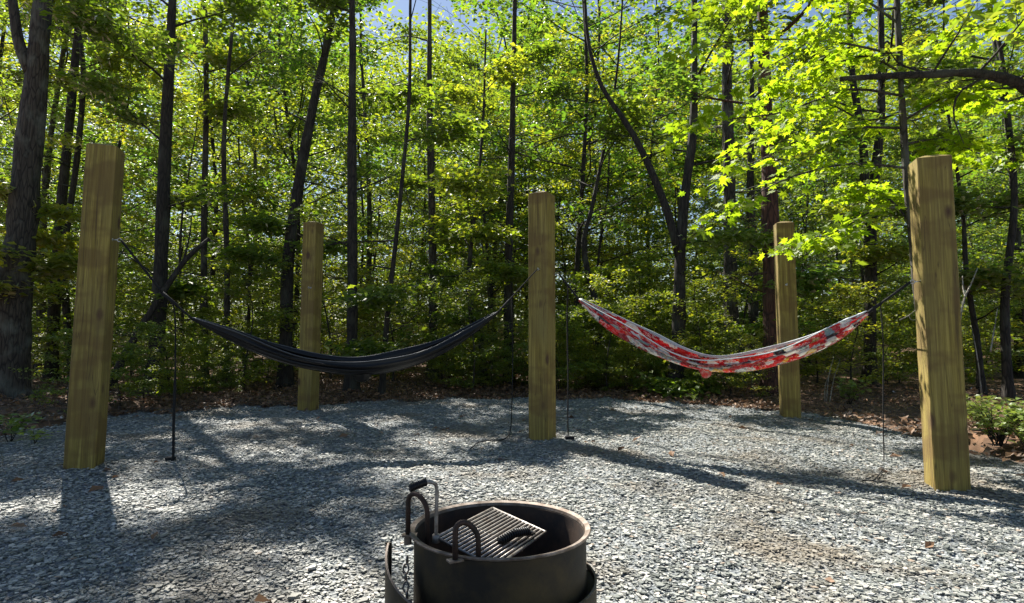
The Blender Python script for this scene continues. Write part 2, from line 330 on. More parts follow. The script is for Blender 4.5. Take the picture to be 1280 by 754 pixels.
# slate chips
def chips(n, area, smin, smax, seed, bias):
    r = np.random.default_rng(seed)
    x0, x1, y0, y1 = area
    y = y0 + (y1 - y0) * r.random(n) ** bias
    x = (r.random(n) * 2 - 1) * (y * .98 + .5)
    keep = (y < edge_y(x) + .16 * r.standard_normal(n)) & (np.hypot(x + .04, y - 2.07) > .385)
    x, y = x[keep], y[keep]; n = len(x)
    s = (smin + (smax - smin) * r.random(n) ** 2.2 + .016 * (r.random(n) > .97)) * .56
    k = 5
    a = (np.arange(k)[None] + .75 * (r.random((n, k)) - .5)) * 2 * math.pi / k
    rr = .7 + .5 * r.random((n, k)); asp = .3 + .5 * r.random((n, 1))
    lx = np.cos(a) * rr; ly = np.sin(a) * rr * asp
    th = .07 + .13 * r.random((n, 1))
    top = np.stack([lx * .94, ly * .94, np.broadcast_to(th, lx.shape)], 2); bot = np.stack([lx, ly, np.broadcast_to(-th, lx.shape)], 2)
    L = np.concatenate([top, bot], 1) * s[:, None, None]
    phi = r.random(n) * 2 * math.pi; tilt = np.abs(r.standard_normal(n)) * .22; ax = r.random(n) * 2 * math.pi
    nrm = np.stack([np.sin(tilt) * np.cos(ax), np.sin(tilt) * np.sin(ax), np.cos(tilt)], 1)
    d, b, nn = frames(np.stack([np.cos(phi), np.sin(phi), np.zeros(n)], 1), nrm)
    z = gz(x, y) + .002 + s * .3 + r.random(n) * .006
    V = np.stack([x, y, z], 1)[:, None] + L[:, :, :1] * d[:, None] + L[:, :, 1:2] * b[:, None] + L[:, :, 2:] * nn[:, None]
    base = np.arange(n)[:, None, None] * 10
    tri = np.array([[0, 1, 2], [0, 2, 3], [0, 3, 4]] + [q for i in range(5) for q in ([i, i + 5, (i + 1) % 5 + 5], [i, (i + 1) % 5 + 5, (i + 1) % 5])])
    return V.reshape(-1, 3), (base + tri[None]).reshape(-1, 3)
cv, cf = [], []; off = 0
for a in ((80000, (0, 0, 1.0, 3.6), .009, .030, 1, .8), (95000, (0, 0, 3.4, 6.4), .012, .034, 2, 1.0), (60000, (0, 0, 6.0, 10.4), .02, .042, 3, 1.0)):
    v, f = chips(*a); cv.append(v); cf.append(f + off); off += len(v)
o = np_mesh('gravel', np.concatenate(cv), np.concatenate(cf), M['chips'], None, False); tag(o, 'loose blue grey slate chips covering the clearing', 'gravel', kind='stuff')
# dead leaves
def litter(n, seed):
    r = np.random.default_rng(seed)
    m = int(n * .9975)
    x = (r.random(n) * 2 - 1) * 14; e = edge_y(x)
    y = e - .25 + 9 * r.random(n) ** 1.8
    y[m:] = 1.8 + 6.5 * r.random(n - m); x[m:] = (r.random(n - m) * 2 - 1) * 5
    ok = np.hypot(x + .04, y - 2.07) > .45; x, y = x[ok], y[ok]; n = len(x)
    phi = r.random(n) * 6.283; t = np.abs(r.standard_normal(n)) * .5; ax = r.random(n) * 6.283
    nr = np.stack([np.sin(t) * np.cos(ax), np.sin(t) * np.sin(ax), np.cos(t)], 1)
    z = gz(x, y) + .012 + .05 * r.random(n) * (y > edge_y(x))
    tv = OV.copy(); tv[:, 2] += np.array([0, .12, .16, .2, 0, .1, .05])
    return leaf_arrays(np.stack([x, y, z], 1), np.stack([np.cos(phi), np.sin(phi), .3 * r.standard_normal(n)], 1), nr, .045 + .06 * r.random(n), tv, OF)
v, f = litter(42000, 11)
o = np_mesh('leaf_litter', v, f, M['litter'], None, False); tag(o, 'dry brown fallen leaves strewn over the forest floor', 'leaf litter', kind='stuff')
# ------------------------------------------------------------------ trees
class Anch:
    def __init__(s): s.p = []; s.d = []
def limb(mb, an, r, p0, d0, L, rad, up, sub, depth=0, n=6, leafy=.3):
    """a limb with side twigs; leaves hang on the outer part"""
    seg = max(4, int(L / .35)); pts = [Vector(p0)]; d = Vector(d0).normalized()
    for i in range(seg):
        d = (d + Vector((r.normal(0, .14), r.normal(0, .14), r.normal(0, .1) + up))).normalized()
        pts.append(pts[-1] + d * (L / seg))
    rads = [max(rad * (1 - .85 * i / seg), .0025) for i in range(seg + 1)]
    mb.tube(pts, rads, n, cap=False)
    if depth >= sub:
        for i in range(len(pts) - 1):
            for q in range(2):
                an.p.append(pts[i].lerp(pts[i + 1], (q + r.random()) / 2)); an.d.append((pts[i + 1] - pts[i]).normalized())
        return
    k = max(3, int(L / (.30 if depth else .36)))
    for j in range(k):
        t = leafy + (1 - leafy) * (j + .5 * r.random()) / k
        i = min(int(t * seg), seg - 1); p = pts[i].lerp(pts[i + 1], t * seg - i)
        dd = (pts[i + 1] - pts[i]).normalized(); s = 1 if j % 2 else -1
        side = dd.cross(Vector((0, 0, 1)));
        if side.length < .1: side = Vector((1, 0, 0))
        side.normalize()
        nd = dd * .65 + side * s * (.75 + .2 * r.random()) + Vector((0, 0, r.normal(.04, .14)))
        limb(mb, an, r, p, nd, L * (.48 if depth == 0 else .5) * (1.15 - .55 * t) * (.8 + .4 * r.random()), max(rads[i] * .5, .003), up * .4, sub, depth + 1, 4, .15)
def leaves_from(an, r, per, size, spread, tilt, tv, tf, droop=.25, clump=None):
    P = np.array([tuple(p) for p in an.p]); D = np.array([tuple(p) for p in an.d])
    if clump:
        o_ = Vector(tuple(r.random(3) * 50)); k = np.array([noise.noise(p / clump[0] + o_) for p in an.p]) > clump[1]
        P = P[k]; D = D[k]
    P = np.repeat(P, per, 0); D = np.repeat(D, per, 0); n = len(P)
    P = P + r.normal(0, 1, (n, 3)) * np.array([spread, spread, spread * .35])
    a = r.random(n) * 6.283
    D2 = D * .5 + np.stack([np.cos(a), np.sin(a), r.normal(-droop, .25, n)], 1)
    Nn = np.stack([r.normal(0, tilt, n), r.normal(0, tilt, n), np.ones(n)], 1)
    return leaf_arrays(P, D2, Nn, size * (.65 + .7 * r.random(n)), tv, tf)
def make_tree(r, path, r0, limbs, per, size, spread, tilt, tv=OV, tf=OF, sub=1, n=9, flare=1.5, droop=.25, clump=None):
    """path: trunk points relative to the base; limbs: list (t, azimuth, elevation, length)"""
    mb = MB(); an = Anch(); K = max(8, int((path[-1] - path[0]).length / .35)); P = spline(path, K)
    rads = []
    for i, p in enumerate(P):
        t = i / (K - 1); h = (p - P[0]).length
        rads.append(max(r0 * (1 - .8 * t ** 1.1) * (1 + (flare - 1) * math.exp(-h / .22)) * (1 + .05 * r.normal()), .006))
    mb.tube([P[0] - Vector((0, 0, .3))] + P, [rads[0] * 1.1] + rads, n, cap=False)
    if n >= 12:
        for q in range(len(mb.v)):
            v = Vector(mb.v[q]); k_ = q // n; c_ = P[max(0, min(k_ - 1, K - 1))]; f_ = 1 + .16 * noise.noise(Vector((v.x * 7, v.y * 7, v.z * .9)) + Vector((r0 * 99, 0, 0))) + .18 * math.exp(-max(v.z, 0) / .2) * math.sin((q % n) * 2.6)
            mb.v[q] = (c_.x + (v.x - c_.x) * f_, c_.y + (v.y - c_.y) * f_, v.z)
    for t, az, el, L in limbs:
        i = min(int(t * (K - 1)), K - 2); p = P[i].lerp(P[i + 1], t * (K - 1) - i)
        d = Vector((math.cos(az) * math.cos(el), math.sin(az) * math.cos(el), math.sin(el)))
        limb(mb, an, r, p, d, L, min(rads[i] * .45, .008 + L * .008), .012 if el < .5 else -.015, sub)
    me = bpy.data.meshes.new('trunk'); me.from_pydata(mb.v, [], mb.f)
    V, Fc = leaves_from(an, r, per, size, spread, tilt, tv, tf, droop, clump)
    return me, V, Fc
def std_limbs(r, k, lo, hi, L, el0, el1, shape='round'):
    out = []
    for i in range(k):
        t = lo + (hi - lo) * (i + r.random() * .8) / k; u = (t - lo) / max(hi - lo, .01)
        s = (math.sin(math.pi * (.18 + .8 * u)) ** .6) if shape == 'round' else (1 - .6 * u)
        out.append((t, i * 2.39996 + r.normal(0, .35), el0 + (el1 - el0) * u + r.normal(0, .1), L * s * (.75 + .5 * r.random())))
    return out
def proto(seed, Ht, r0, k, lo, L, el, per, size, spread, tilt, leafm, barkm, shape='round', sub=1, tv=DV, tf=DF, wob=.25, clump=None):
    r = np.random.default_rng(seed)
    path = [Vector((0, 0, 0))]; a = r.random() * 6.28
    for i in range(1, 6): path.append(Vector((wob * math.sin(i * 1.1 + a) * i / 5 * 1.6, wob * math.cos(i * .9 + a) * i / 5 * 1.6, Ht * i / 5)))
    tm, V, Fc = make_tree(r, path, r0, std_limbs(r, k, lo, .98, L, el[0], el[1], shape), per, size, spread, tilt, tv, tf, sub, 7, clump=clump)
    finish(tm, M[barkm], True)
    cm = np_mesh('crown', V, Fc, M[leafm], 'mesh')
    print('proto', seed, 'leaves', len(Fc) // len(tf), 'trunk faces', len(tm.polygons))
    return tm, cm
TALL = [proto(101, 15, .12, 14, .5, 3.6, (.5, .95), 22, .15, .26, .45, 'leaf', 'bark', clump=(2.4, .12)),
        proto(102, 17, .14, 15, .5, 4.0, (.4, .9), 22, .15, .26, .45, 'leaf', 'bark_dark', clump=(2.5, .12)),
        proto(103, 13, .1, 14, .42, 3.2, (.4, .9), 22, .14, .26, .5, 'leaf', 'bark', clump=(2.3, .12))]
UNDER = [proto(111, 7.5, .045, 22, .2, 2.5, (.1, .6), 11, .095, .13, .4, 'leaf', 'bark_dark', tv=OV, tf=OF, clump=(1.2, .02)),
         proto(112, 6.2, .038, 20, .14, 2.3, (.05, .6), 11, .09, .13, .4, 'leaf', 'bark', tv=OV, tf=OF, clump=(1.1, .02)),
         proto(113, 8.5, .055, 24, .22, 2.7, (.15, .7), 10, .1, .14, .4, 'leaf_dark', 'bark_dark', tv=OV, tf=OF, clump=(1.2, .02)),
         proto(114, 5.0, .03, 18, .08, 1.9, (.0, .6), 10, .085, .12, .35, 'leaf', 'bark_dark', tv=OV, tf=OF, clump=(.6, -.02))]
SHRUB = [proto(121, 2.2, .018, 16, .06, 1.0, (.2, .9), 7, .08, .09, .45, 'leaf', 'bark_dark', tv=OV, tf=OF, wob=.12),
         proto(122, 1.5, .014, 14, .05, .85, (.2, .8), 7, .075, .09, .45, 'leaf', 'bark_dark', tv=OV, tf=OF, wob=.1),
         proto(123, 2.9, .02, 18, .08, 1.2, (.1, .8), 6, .085, .1, .4, 'leaf', 'bark', tv=OV, tf=OF, wob=.15)]
def place(pr, name, x, y, rz, s, label, cat, group):
    e = empty(name, (x, y, gv(x, y) - .02), label, cat, group); e.rotation_euler = (0, 0, rz); e.scale = (s, s, s)
    link('trunk', pr[0], e); link('crown', pr[1], e); return e
rp = np.random.default_rng(5)
def scatter(n, y0, y1, mind, xf, seed, reject=None, bias=1.0):
    r = np.random.default_rng(seed); pts = []
    tries = 0
    while len(pts) < n and tries < n * 60:
        tries += 1
        y = y0 + (y1 - y0) * r.random() ** bias; x = (r.random() * 2 - 1) * xf(y)
        if y < float(edge_y(x)) + .7 or (n == 98 and y < 14.5 and -6 < x < 2.5): continue
        if reject and reject(x, y): continue
        if all((x - a) ** 2 + (y - b) ** 2 > mind ** 2 for a, b in pts): pts.append((x, y))
    return pts
def gap_tall(x, y): return y < 15.5 and (-4.8 < x < 2.2)
for i, (x, y) in enumerate(scatter(20, 13, 44, 2.8, lambda y: y * .95 + 4, 31, gap_tall)):
    place(TALL[i % 3], 'forest_tree', x, y, rp.random() * 6.28, .85 + .35 * rp.random(), 'tall slender tree with a high leafy crown, added to shade the left foreground gravel', 'tree', 'tall trees filling the woods')
place(TALL[1], 'forest_tree', -9.6, 12.4, 2.4, .85, 'tall slender tree with a high leafy crown, added to shade the left foreground gravel', 'tree', 'tall trees filling the woods')  # extra crown put in to throw shade on the left foreground
for i, (x, y) in enumerate(scatter(98, 12, 38, 1.6, lambda y: y * .92 + 1.5, 32, bias=1.0)):
    place(UNDER[i % 4], 'understory_tree', x, y, rp.random() * 6.28, .8 + .4 * rp.random(), 'thin understory tree with layered green foliage, one of the many behind the clearing', 'tree', 'understory trees behind the clearing')
for i, (x, y) in enumerate(scatter(14, 15, 28, 2.8, lambda y: y * .9 + 1, 39)):
    place(UNDER[(i + 1) % 3], 'understory_tree', x, y, rp.random() * 6.28, 1.4 + .3 * rp.random(), 'thin understory tree with layered green foliage, one of the many behind the clearing', 'tree', 'understory trees behind the clearing')
for i, (x, y) in enumerate([(-.6, 22), (1.0, 25), (2.5, 21), (3.8, 26), (-2.6, 24), (1.9, 29), (5.5, 23), (-6, 25)]):
    place(UNDER[i % 3], 'understory_tree', x, y, rp.random() * 6.28, 1.75 + .3 * rp.random(), 'thin understory tree with layered green foliage, one of the many behind the clearing', 'tree', 'understory trees behind the clearing')
for i, (x, y) in enumerate(scatter(150, 10.2, 26, .7, lambda y: y * .95 + 1, 33, lambda x, y: -4.6 < x < -1.2 and y < 11.3, bias=1.3)):
    place(SHRUB[i % 3], 'woodland_shrub', x, y, rp.random() * 6.28, .6 + .5 * rp.random(), 'leafy green shrub growing on the forest floor, one of the many under the trees', 'shrub', 'shrubs under the trees')
sm = scatter(70, 6, 13, .33, lambda y: y * .95 + .5, 34, lambda x, y: y > float(edge_y(x)) + 2.4 or x < -5.2 or (-4.6 < x < -1.2))
for i, (x, y) in enumerate(sm):
    if y - float(edge_y(x)) > .7: place(SHRUB[i % 3], 'woodland_shrub', x, y, rp.random() * 6.28, .25 + .25 * rp.random(), 'leafy green shrub growing on the forest floor, one of the many under the trees', 'shrub', 'shrubs under the trees')
# far woods: leaf clumps in a deep band behind everything
def far_woods():
    r = np.random.default_rng(77); n = 7000
    cx = (r.random(n) * 2 - 1) * 62; cy = 40 + 16 * r.random(n); czz = r.random(n) ** 1.1 * 23 + .3
    per = 60; m = n * per
    P = np.repeat(np.stack([cx, cy, czz + 1], 1), per, 0) + r.normal(0, 1, (m, 3)) * np.array([1.3, 1.3, .5])
    a = r.random(m) * 6.283
    V, Fc = leaf_arrays(P, np.stack([np.cos(a), np.sin(a), r.normal(-.2, .3, m)], 1), np.stack([r.normal(0, .6, m), r.normal(0, .6, m), np.ones(m)], 1), .34 * (.6 + .8 * r.random(m)), DV, DF)
    o = np_mesh('far_woods', V, Fc, M['leaf'], None); tag(o, 'distant mass of forest foliage closing the view behind the trees', 'forest', kind='stuff')
far_woods()
# ------------------------------------------------------------------ trees whose trunks can be told apart in the photograph
def pixel_tree(name, label, pts, Y, wpx, Ht, barkm='bark_dark', leafm='leaf', k=13, L=2.6, lo=None, per=4, size=.125, extra=(), seed=1, cat='tree', top_el=.6, tv=DV, tf=DF, spread=.15, sub=1, group=None):
    r = np.random.default_rng(seed)
    W_ = [at(px, py, Y) for px, py in pts]
    base = W_[0].copy(); b0 = Vector((base.x, Y, gv(base.x, Y)))
    if W_[0].z > b0.z + .15: W_ = [b0] + W_
    else: W_[0] = b0
    d = (W_[-1] - W_[-2]).normalized(); top = W_[-1]
    if top.z < Ht:
        dz = Ht - top.z; W_.append(top + Vector((d.x * dz * .5, .2, dz * .5))); W_.append(top + Vector((d.x * dz * .7, .1, dz)))
    vis = top.z
    rel = [p - b0 for p in W_]
    if lo is None: lo = min(.5, max(.34, 4.9 / max(Ht, 1)))
    ls = std_limbs(r, k, lo, .98, L, .2, top_el + .3)
    ls += list(extra)
    for q in range(6):   # short leafy twigs low on the stem
        ls.append(((1.1 + 4.2 * r.random()) / Ht, r.random() * 6.28, r.normal(.15, .2), .7 + .7 * r.random()))
    tm, V, Fc = make_tree(r, rel, wpx * Y / F / 2, ls, per * 7, size, spread * 1.2, .45, tv, tf, sub, 12, clump=(2.0, .16))
    finish(tm, M[barkm], True)
    e = empty(name, b0, label, cat, group)
    link('trunk', tm, e)
    np_mesh('crown', V, Fc, M[leafm], e)
    return e
pi = math.pi
big = pixel_tree('forest_tree', 'thick grey barked tree leaning right at the left edge of the clearing', [(10, 500), (18, 380), (30, 250), (44, 110), (56, -10)], 8.8, 40, 13, 'bark', k=8, L=2.4, lo=.62, seed=201)
# its low fork stub at the top left
mb = MB(); mb.tube(spline([at(38, 90, 8.75), at(24, 55, 8.7), at(17, 10, 8.7), at(8, -60, 8.7)], 9), [.09, .085, .08, .075, .07, .065, .06, .05, .04], 8)
mb.build('limb', M['bark'], big)
pixel_tree('forest_tree', 'straight dark trunked tree rising behind the strap of the black hammock', [(193, 478), (200, 350), (206, 200), (213, 60), (217, -20)], 10.0, 21, 14, 'bark_dark', seed=202, k=8, L=1.7)
# diagonal fallen tree at left
fl = empty('leaning_dead_tree', (at(145, 470, 9.6).x, 9.6, 0), 'thin dark dead trunk leaning diagonally across to the right of the left wooden post', 'tree')
mb = MB(); mb.tube(spline([at(138, 482, 9.6), at(160, 437, 9.6), at(200, 372, 9.7), (at(232, 325, 9.8)), at(262, 298, 9.9)], 14), [.07 - .003 * i for i in range(14)], 8)
mb.tube(spline([at(228, 330, 9.8), at(236, 300, 9.8), at(240, 270, 9.9)], 6), [.02, .018, .015, .012, .01, .006], 6)
mb.build('trunk', M['bark_dark'], fl)
pixel_tree('forest_tree', 'slim dark tree just left of the back wooden post, curving up rightward', [(357, 470), (360, 330), (372, 240), (392, 130), (412, 40), (420, -10)], 11.0, 18, 13, 'bark_dark', seed=203, k=8, L=1.7)
pixel_tree('forest_tree', 'very thin stemmed tree between the left wooden post and the back one', [(256, 470), (255, 300), (258, 120), (256, -10)], 13.0, 9, 12, 'bark', seed=204, k=8)
pixel_tree('forest_tree', 'straight dark tree right of the back wooden post above the black hammock', [(440, 480), (441, 350), (440, 180), (441, 60), (440, -10)], 9.9, 14, 13, 'bark_dark', seed=265, k=4, L=1.3)
pixel_tree('forest_tree', 'thin wavy stemmed tree rising above the middle of the black hammock', [(478, 480), (484, 400), (496, 290), (506, 190), (512, 110), (513, -10)], 9.8, 8, 11, 'bark_dark', seed=206, k=5, L=1.4)
pixel_tree('forest_tree', 'grey straight tree above the right half of the black hammock', [(541, 480), (541, 330), (538, 180), (537, 90)], 12.4, 12, 12, 'bark', seed=207, k=5, L=1.6, lo=.5)
pixel_tree('forest_tree', 'small crooked dark stem behind the right tip of the black hammock', [(604, 478), (602, 430), (592, 400), (585, 355), (590, 300)], 11.2, 10, 7, 'bark_dark', seed=208, k=6, L=1.3, lo=.5)
pixel_tree('forest_tree', 'dark straight stem between the black hammock tip and the middle wooden post', [(636, 480), (636, 330), (640, 180), (642, 80)], 11.6, 12, 12, 'bark_dark', seed=209, k=5, L=1.5, lo=.5)
e = pixel_tree('forest_tree', 'bent dark tree forking above the left half of the patterned hammock', [(845, 470), (849, 400), (851, 300), (858, 230), (866, 165), (868, 60)], 10.2, 19, 13, 'bark_dark', seed=210, k=6, L=1.8, lo=.5)
mb = MB(); mb.tube(spline([at(849, 320, 10.2), at(832, 258, 10.2), at(803, 190, 10.3), at(780, 150, 10.4), at(752, 108, 10.5), at(735, 50, 10.5), at(730, -30, 10.5)], 16), [.08 - .0038 * i for i in range(16)], 8)
mb.build('limb', M['bark_dark'], e)
pixel_tree('forest_tree', 'thick straight dark tree behind the middle of the patterned hammock', [(915, 480), (914, 380), (912, 250), (909, 120), (908, -10)], 11.5, 21, 14, 'bark', seed=211, k=8)
pixel_tree('pine_tree', 'reddish brown pine trunk directly left of the right back wooden post', [(966, 485), (965, 380), (962, 250), (956, 110), (952, -10)], 9.6, 24, 14, 'bark_red', 'leaf_dark', seed=212, k=6)
e = pixel_tree('forest_tree', 'twin stemmed dark tree right of the right back wooden post', [(1087, 480), (1088, 380), (1090, 270), (1099, 170), (1102, 110), (1100, -10)], 11.0, 15, 12, 'bark_dark', seed=213, k=8)
mb = MB(); mb.tube(spline([at(1088, 330, 11), at(1082, 250, 11), at(1078, 170, 11), at(1066, 100, 11.1), at(1060, -10, 11.2)], 12), [.1 - .005 * i for i in range(12)], 8)
mb.build('limb', M['bark_dark'], e)
pixel_tree('forest_tree', 'slender tree by the right edge leaning left as it rises', [(1262, 500), (1256, 380), (1268, 250), (1258, 130), (1250, 60)], 8.6, 10, 9, 'bark_dark', seed=214, k=7, L=1.8)
pixel_tree('forest_tree', 'thin dark sapling just right of the knotty wooden post', [(1228, 505), (1222, 430), (1208, 340), (1203, 260)], 9.2, 8, 7, 'bark_dark', seed=215, k=7, L=1.6)
pixel_tree('forest_tree', 'thin tree in the gap between the middle wooden post and the patterned hammock top', [(745, 480), (748, 400), (730, 310), (742, 250)], 12.2, 9, 9, 'bark_dark', seed=216, k=6, L=1.6)
pixel_tree('forest_tree', 'slim dark tree near the left edge behind the thick grey tree', [(92, 480), (80, 330), (96, 200), (104, 90), (92, -10)], 11.8, 9, 11, 'bark_dark', seed=217, k=6, L=1.7)
pixel_tree('forest_tree', 'narrow dark tree above the left tip of the black hammock', [(283, 475), (284, 330), (280, 180), (290, 40)], 12.0, 8, 11, 'bark', seed=218, k=6, L=1.6)
pixel_tree('forest_tree', 'thin grey tree behind the patterned hammock just left of the pine trunk', [(940, 480), (942, 350), (938, 240), (940, 120)], 14, 12, 12, 'bark', seed=219, k=8)
# near maple with bright large leaves
def near_maple():
    r = np.random.default_rng(300)
    Y = 5.4; path = [at(1163, 548, Y), at(1158, 470, Y), at(1150, 400, Y), (at(1142, 320, Y)), at(1133, 220, Y), at(1127, 120, Y), at(1122, 25, Y), at(1118, -80, Y), at(1110, -180, Y)]
    b0 = Vector((path[0].x, path[0].y, gv(path[0].x, path[0].y))); e = empty('maple_tree', b0, 'slim maple with large sunlit yellow green leaves just behind the knotty wooden post', 'tree')
    path[0] = b0
    mb = MB(); P = spline(path, 26); mb.tube(P, [.042 * (1 - .5 * i / 25) * (1 + .1 * r.normal()) for i in range(26)], 9)
    an = Anch()
    br = [([(1128, 120), (1060, 112), (980, 140), (900, 150), (855, 160)], 5.3, 4.9), ([(1126, 70), (1040, 52), (940, 50), (865, 62)], 5.4, 5.2),
          ([(1134, 210), (1060, 205), (980, 225), (915, 262)], 5.4, 4.7), ([(1124, 30), (1060, -10), (970, -15), (890, 5)], 5.4, 5.0),
          ([(1138, 260), (1095, 262), (1045, 290), (1000, 300)], 5.4, 5.2), ([(1130, 150), (1190, 120), (1250, 130)], 5.4, 5.7),
          ([(1128, 100), (1180, 50), (1260, 20)], 5.4, 5.3), ([(1120, 0), (1180, -30), (1250, -60)], 5.4, 5.2), ([(1120, 10), (1050, 20), (1000, 60), (940, 95)], 5.4, 4.8),
          ([(1130, 160), (1060, 160), (1000, 175), (950, 200), (905, 215)], 5.4, 5.0), 
          ([(1132, 180), (1180, 175), (1240, 200)], 5.4, 5.9), ([(1126, 90), (1080, 70), (1020, 90), (960, 110)], 5.4, 5.9), ([(1130, 140), (1080, 150), (1020, 130), (930, 180)], 5.4, 6.0), ([(1140, 280), (1100, 240), (1060, 240)], 5.4, 5.8)]
    for pts, ya, yb in br:
        n = len(pts); Q = spline([at(p[0], p[1], ya + (yb - ya) * i / (n - 1)) for i, p in enumerate(pts)], 14)
        mb.tube(Q, [.013 * (1 - .75 * i / 13) for i in range(14)], 5)
        for i in range(3, 14):
            d = (Q[i] - Q[i - 1]).normalized(); s = 1 if i % 2 else -1; side = d.cross(Vector((0, 0, 1))).normalized()
            limb(mb, an, r, Q[i], d * .7 + side * s * .9 + Vector((0, 0, -.06)), .34 * (1.2 - .03 * i), .004, -.02, 0, 0, 4)
    mb.build('trunk', M['bark'], e)
    sdir = Vector((-.573 * .656, .82 * .656, .755)).normalized()
    keep = []
    for q, p in enumerate(an.p):   # most leaf anchors in the sun's path removed so the post's left face is lit
        dmin = min(((p - b) - sdir * max((p - b).dot(sdir), 0)).length for b in [PB[4] + Vector((-.12, .05, z)) for z in (.2, .7, 1.2, 1.7, 2.1)])
        if dmin > .24 or r.random() < .12: keep.append(q)
    an.p = [an.p[q] for q in keep]; an.d = [an.d[q] for q in keep]
    V, Fc = leaves_from(an, r, 3, .088, .07, .5, MV, MF, .3)
    V = V - np.array(tuple(b0)); np_mesh('crown', V, Fc, M['maple'], e)
    print('maple leaves', len(Fc) / 14)
near_maple()
# tree out of the frame on the right that carries the thick horizontal limb
def side_tree():
    r = np.random.default_rng(301)
    b = Vector((4.75, 5.0, gv(4.75, 5.0))); e = empty('oak_tree', b, 'tree at the right edge whose thick limb reaches level over the knotty post', 'tree')
    mb = MB(); P = spline([b, b + Vector((.05, 0, 2)), b + Vector((-.02, .1, 4)), b + Vector((.1, .1, 8)), b + Vector((.1, .1, 11))], 20); mb.tube(P, [.14 * (1 - .6 * i / 19) for i in range(20)], 10)
    Q = spline([b + Vector((0, 0, 2.75)), at(1285, 112, 4.95), at(1262, 100, 4.9), at(1215, 91, 4.9), at(1165, 93, 4.9), at(1110, 95, 5.0), at(1050, 99, 5.1)], 22)
    mb.tube(Q, [(.058 - .0017 * i) * (1 + .07 * r.normal()) for i in range(22)], 8)
    mb.tube(spline([Q[9], at(1200, 115, 4.9), at(1192, 145, 4.9), at(1205, 180, 4.9)], 8), [.012, .011, .01, .009, .008, .006, .005, .003], 5)
    mb.tube(spline([Q[14], at(1125, 80, 5.0), at(1110, 60, 5)], 6), [.012, .01, .009, .007, .005, .003], 5)
    an = Anch()
    for i in range(12):
        h = 5.0 + i * .5; limb(mb, an, r, b + Vector((.05, .05, h)), Vector((math.cos(i * 2.4), math.sin(i * 2.4), .35)), 1.9, .03, .01, 1)
    for i in range(7):
        d = Vector((-.4 + .5 * r.random(), .5 * (1 if i % 2 else -1), .25)); limb(mb, an, r, Q[2 + i * 2], d, .8, .012, .0, 1)
    mb.build('trunk', M['bark_dark'], e)
    V, Fc = leaves_from(an, r, 3, .1, .07, .4, OV, OF); V = V - np.array(tuple(b)); np_mesh('crown', V, Fc, M['leaf'], e)
side_tree()
# small plants
def small_plant(name, label, px, py, ht, n, seed, size=.1, cat='plant', pale=False):
    r = np.random.default_rng(seed); p = gnd(px, py); b = Vector((p.x, p.y, gv(p.x, p.y))); e = empty(name, b, label, cat)
    mb = MB(); an = Anch()
    for i in range(n):
        a = i * 2.4 + r.random(); q = b + Vector((r.normal(0, .05), r.normal(0, .05), 0)) * ht
        top = q + Vector((math.cos(a) * ht * .55, math.sin(a) * ht * .55, ht * (.6 + .5 * r.random())))
        Q = spline([q, q.lerp(top, .5) + Vector((0, 0, ht * .12)), top], 8); mb.tube(Q, [.004, .004, .0035, .003, .003, .0025, .002, .001], 4)
        for j in range(2, 8): an.p.append(Q[j]); an.d.append((Q[j] - Q[j - 1]).normalized())
    mb.build('stem', M['bark_dark'], e)
    V, Fc = leaves_from(an, r, 3, size, .03, .35, OV, OF); V = V - np.array(tuple(b)); np_mesh('leaves', V, Fc, M['fern'], e)
small_plant('seedling', 'little bright green seedling at the gravel edge near the left border', 12, 552, .26, 4, 401, .085)
small_plant('seedling', 'tiny yellow green seedling on the gravel beside the left wooden post', 45, 556, .15, 3, 402, .06)
small_plant('bush', 'low sunlit yellow green bush right of the knotty wooden post', 1250, 572, .36, 26, 403, .055, 'bush')
small_plant('bush', 'low leafy bush at the right border beside the gravel edge', 1300, 582, .4, 26, 404, .055, 'bush')
small_plant('bush', 'small green bush behind the knotty wooden post on the litter', 1222, 545, .3, 10, 405, .075, 'bush')
small_plant('bush', 'small green plant on the litter under the right tip of the patterned hammock', 1062, 507, .35, 9, 406, .08, 'bush')
# pale dead stalks and branches
def stick(name, label, paths, Y, rad, mat='bark_pale', cat='dead branch'):
    b = at(*paths[0][0], Y); e = empty(name, b, label, cat); mb = MB()
    for p in paths:
        Q = spline([at(x, y, Y + .05 * i) for i, (x, y) in enumerate(p)], 10); mb.tube(Q, [rad * (1 - .07 * i) for i in range(10)], 6)
    mb.build('stem', M[mat], e)
stick('dead_stalk', 'pale dead stalks standing behind the patterned hammock near the right back post', [[(1033, 503), (1036, 470), (1042, 447)], [(1037, 503), (1042, 475), (1050, 450)], [(1031, 502), (1032, 480), (1040, 460)]], 8.6, .007, cat='dead stalk')
stick('dead_branch', 'pale bare branch leaning in the shrubs right of the knotty post', [[(1198, 410), (1205, 375), (1214, 355), (1222, 335)], [(1207, 372), (1204, 360), (1203, 345)]], 7.2, .014)
stick('dead_branch', 'pale forked dead branch standing low right of the knotty post', [[(1228, 500), (1222, 450), (1215, 410)], [(1238, 440), (1243, 410), (1247, 385)]], 8.2, .012)
stick('dead_branch', 'pale twig poking out left of the knotty post', [[(1125, 400), (1135, 395), (1148, 385)], [(1136, 395), (1140, 400), (1150, 398)]], 5.3, .005)
